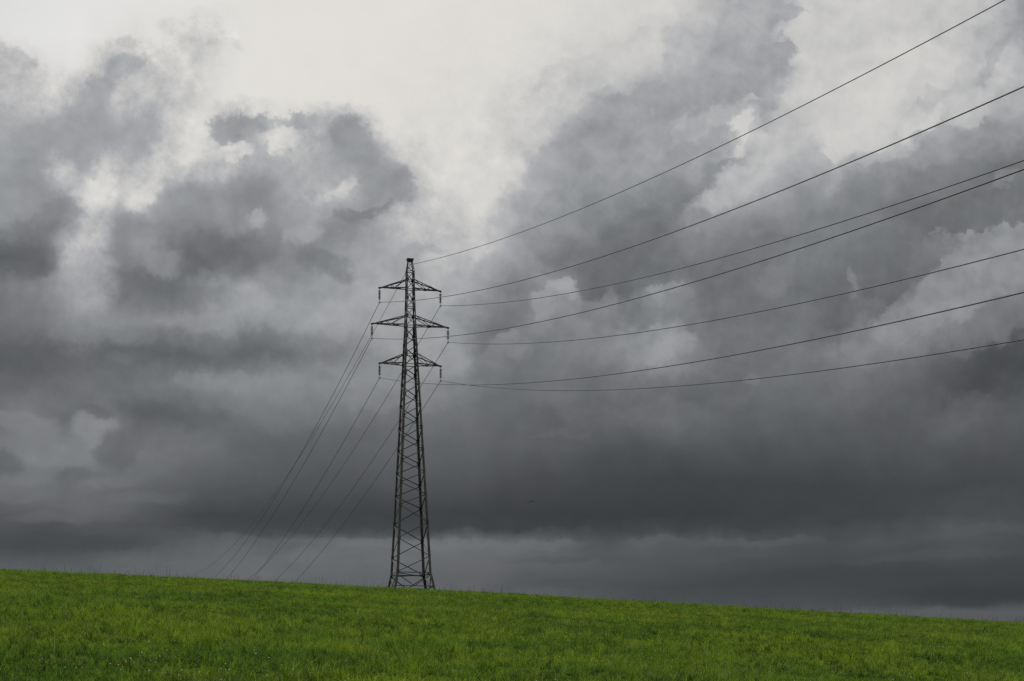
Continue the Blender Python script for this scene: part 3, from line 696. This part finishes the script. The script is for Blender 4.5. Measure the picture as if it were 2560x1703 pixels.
# insulator strings hang from the arm tips
def make_insulator():
    r = empty('insulator_string', (0, 0, 0), PROT)
    m = MB(); m.tube([(0, 0, 0.02), (0, 0, -0.20)], 0.018, 6); m.box((0, 0, -0.02), (0, 0, -0.09), (1, 0, 0), (0, 1, 0), 0.05, 0.05); m.build('hanger_link', FIT, r)
    for k in range(7):
        z = -0.24 - 0.111 * k
        m = MB(); m.lathe([(0.026, 0.055), (0.040, 0.040), (0.044, 0.014), (0.118, -0.004), (0.120, -0.018), (0.040, -0.020), (0.022, -0.0545)], 16, (0, 0, z))
        m.build('insulator_disc', GLASS, r, True)
    m = MB()
    m.tube([(0, 0, -0.955), (0, 0, -1.03)], 0.016, 6)
    for sx in (-1, 1): m.box((sx * 0.045, 0, -1.03), (sx * 0.045, 0, -1.16), (1, 0, 0), (0, 1, 0), 0.014, 0.03)
    m.box((-0.06, 0, -1.035), (0.06, 0, -1.035), (0, 1, 0), (0, 0, 1), 0.035, 0.02); m.build('shackle', FIT, r)
    m = MB(); m.box((0, -0.17, -1.19), (0, 0.17, -1.19), (1, 0, 0), (0, 0, 1), 0.075, 0.065); m.box((0, 0, -1.225), (0, 0, -1.15), (1, 0, 0), (0, 1, 0), 0.11, 0.10)
    m.build('suspension_clamp', FIT, r)
    m = MB()
    for sx in (-1, 1): m.box((sx * 0.05, 0, -1.22), (sx * 0.055, 0, -1.34), (1, 0, 0), (0, 1, 0), 0.014, 0.03)
    m.box((-0.06, 0, -1.335), (0.06, 0, -1.335), (0, 1, 0), (0, 0, 1), 0.03, 0.016)
    m.build('clamp_bracket', FIT, r)
    return r
proto = None
ATT = {}
for arm, (L, vl, vu, vt) in ARMS.items():
    for sgn, side in ((-1, 'left'), (1, 'right')):
        tip = M @ crossarm(sgn, L, vl, vu, vt)
        if proto is None: proto = make_insulator(); r = proto
        else:
            r = proto.copy(); C.objects.link(r)
            for ch in list(proto.children):
                c = ch.copy(); C.objects.link(c); c.parent = r
        r.location = tip
        tag(r, f'dark insulator string of stacked discs hanging from the {side} tip of the {arm} crossarm', 'insulator', 'insulator strings under the crossarms')
        ATT[(arm, side)] = tip + Vector((0, 0, -1.19))
TOP = M @ Vector((0, 0, Z(652) - zg))
e = empty('earth_wire_hanger', TOP - Vector((0, 0, 0.10)), PROT)
tag(e, 'small clamp hanging under the cap at the very top of the pylon', 'wire clamp')
m = MB(); m.tube([(0, 0, 0.02), (0, 0, -0.20)], 0.020, 6); m.lathe([(0.045, -0.10), (0.05, -0.05)], 8); m.build('link', FIT, e)
m = MB(); m.box((0, -0.13, -0.24), (0, 0.13, -0.24), (1, 0, 0), (0, 0, 1), 0.055, 0.055); m.box((0, 0, -0.32), (0, 0, -0.19), (1, 0, 0), (0, 1, 0), 0.06, 0.07); m.build('clamp', FIT, e)
ATT[('earth', 'mid')] = TOP - Vector((0, 0, 0.34))

# ------------------------------------------------------------------ the wires: parabolas both ways along the line
SAG = {  # (front slope, front curve, back slope, back curve, crest crossing)
 ('earth', 'mid'): (-0.21702, 0.00047, -0.1019, 0.00037, 241),
 ('top', 'left'): (-0.23519, 0.00055, -0.1223, 0.00044, 156), ('top', 'right'): (-0.23551, 0.00055, -0.1296, 0.00047, 165),
 ('middle', 'left'): (-0.22939, 0.00053, -0.11477, 0.00039, 150), ('middle', 'right'): (-0.23261, 0.00054, -0.13072, 0.00047, 130),
 ('bottom', 'left'): (-0.22846, 0.00052, -0.12323, 0.00044, 125), ('bottom', 'right'): (-0.23276, 0.00054, -0.13316, 0.00047, 110)}
dfr = Vector((math.sin(PROT), -math.cos(PROT), 0))
for (arm, side), (a, b, a2, b2, tc) in SAG.items():
    p0 = ATT[(arm, side)]
    pts = []
    def back(t): return p0 - dfr * t + Vector((0, 0, a2 * t + b2 * t * t))
    pc = back(tc); ec = (pc.z - EYE) / pc.y
    ts = list(np.arange(tc + 60, 0, -2.0))
    for t in ts:
        if t <= tc: pts.append(back(t))
        else:                                              # falling away behind the hill towards the next tower
            q_ = p0 - dfr * t; q_.z = EYE + (ec - 0.00011 * (t - tc)) * q_.y; pts.append(q_)
    for t in np.arange(0, 292, 2.0): pts.append(p0 + dfr * float(t) + Vector((0, 0, a * t + b * t * t)))
    m = MB(); m.tube(pts, 0.0185 if arm == 'earth' else 0.0215, 6)
    o = m.build('overhead_wire', WIRE, None, True)
    if arm == 'earth': tag(o, 'topmost overhead wire, single, running from the peak of the pylon', 'wire', 'wires of the power line')
    else: tag(o, f'dark overhead wire held by the insulator on the {side} side of the {arm} crossarm', 'wire', 'wires of the power line')

# ------------------------------------------------------------------ the bird far off
BIRD = plain_mat('dark_feathers', (0.006, 0.006, 0.007), 1.0)
for nd_ in BIRD.node_tree.nodes:
    if nd_.type == 'BSDF_PRINCIPLED': nd_.inputs['Specular IOR Level'].default_value = 0.05
D = 240.0
bx, bz = (1329 - 1280) / FPX * D, EYE + (1900 - 1254) / FPX * D
m = MB()
m.tube([(0, -0.20, 0.0), (0, -0.15, 0.012), (0, -0.05, 0.0), (0, 0.10, -0.005), (0, 0.22, 0.0)], [0.008, 0.028, 0.050, 0.034, 0.012], 8)
m.add([(-0.012, 0.20, 0.0), (0.012, 0.20, 0.0), (0.06, 0.33, 0.0), (-0.06, 0.33, 0.0), (0, 0.20, 0.012), (0, 0.33, 0.008)], [(0, 1, 2, 3), (0, 3, 5, 4), (1, 4, 5, 2), (2, 5, 3), (0, 4, 1)])
for s in (-1, 1):
    prof = [(0.0, -0.07, 0.10, 0.01), (0.14, -0.09, 0.085, 0.035), (0.26, -0.05, 0.09, -0.01), (0.37, 0.02, 0.09, -0.065 if s < 0 else -0.05), (0.42, 0.075, 0.10, -0.085 if s < 0 else -0.06)]
    vs = []
    for x, y0, y1, z in prof: vs += [(s * x, y0, z), (s * x, (y0 + y1) / 2, z + 0.026), (s * x, y1, z), (s * x, (y0 + y1) / 2, z - 0.016)]
    fs = []
    for k in range(4):
        for j in range(4):
            q_ = (k * 4 + j, k * 4 + (j + 1) % 4, k * 4 + 4 + (j + 1) % 4, k * 4 + 4 + j); fs.append(q_ if s > 0 else q_[::-1])
    fs.append((16, 17, 18, 19)); m.add(vs, fs)
bd = m.build('bird', BIRD, None, True); bd.location = (bx, D, bz); bd.rotation_euler = (R(4), R(-5), R(18)); bd.scale = (1.12, 1.12, 1.12)
tag(bd, 'small dark bird gliding with bowed wings in front of the darkest cloud', 'bird')
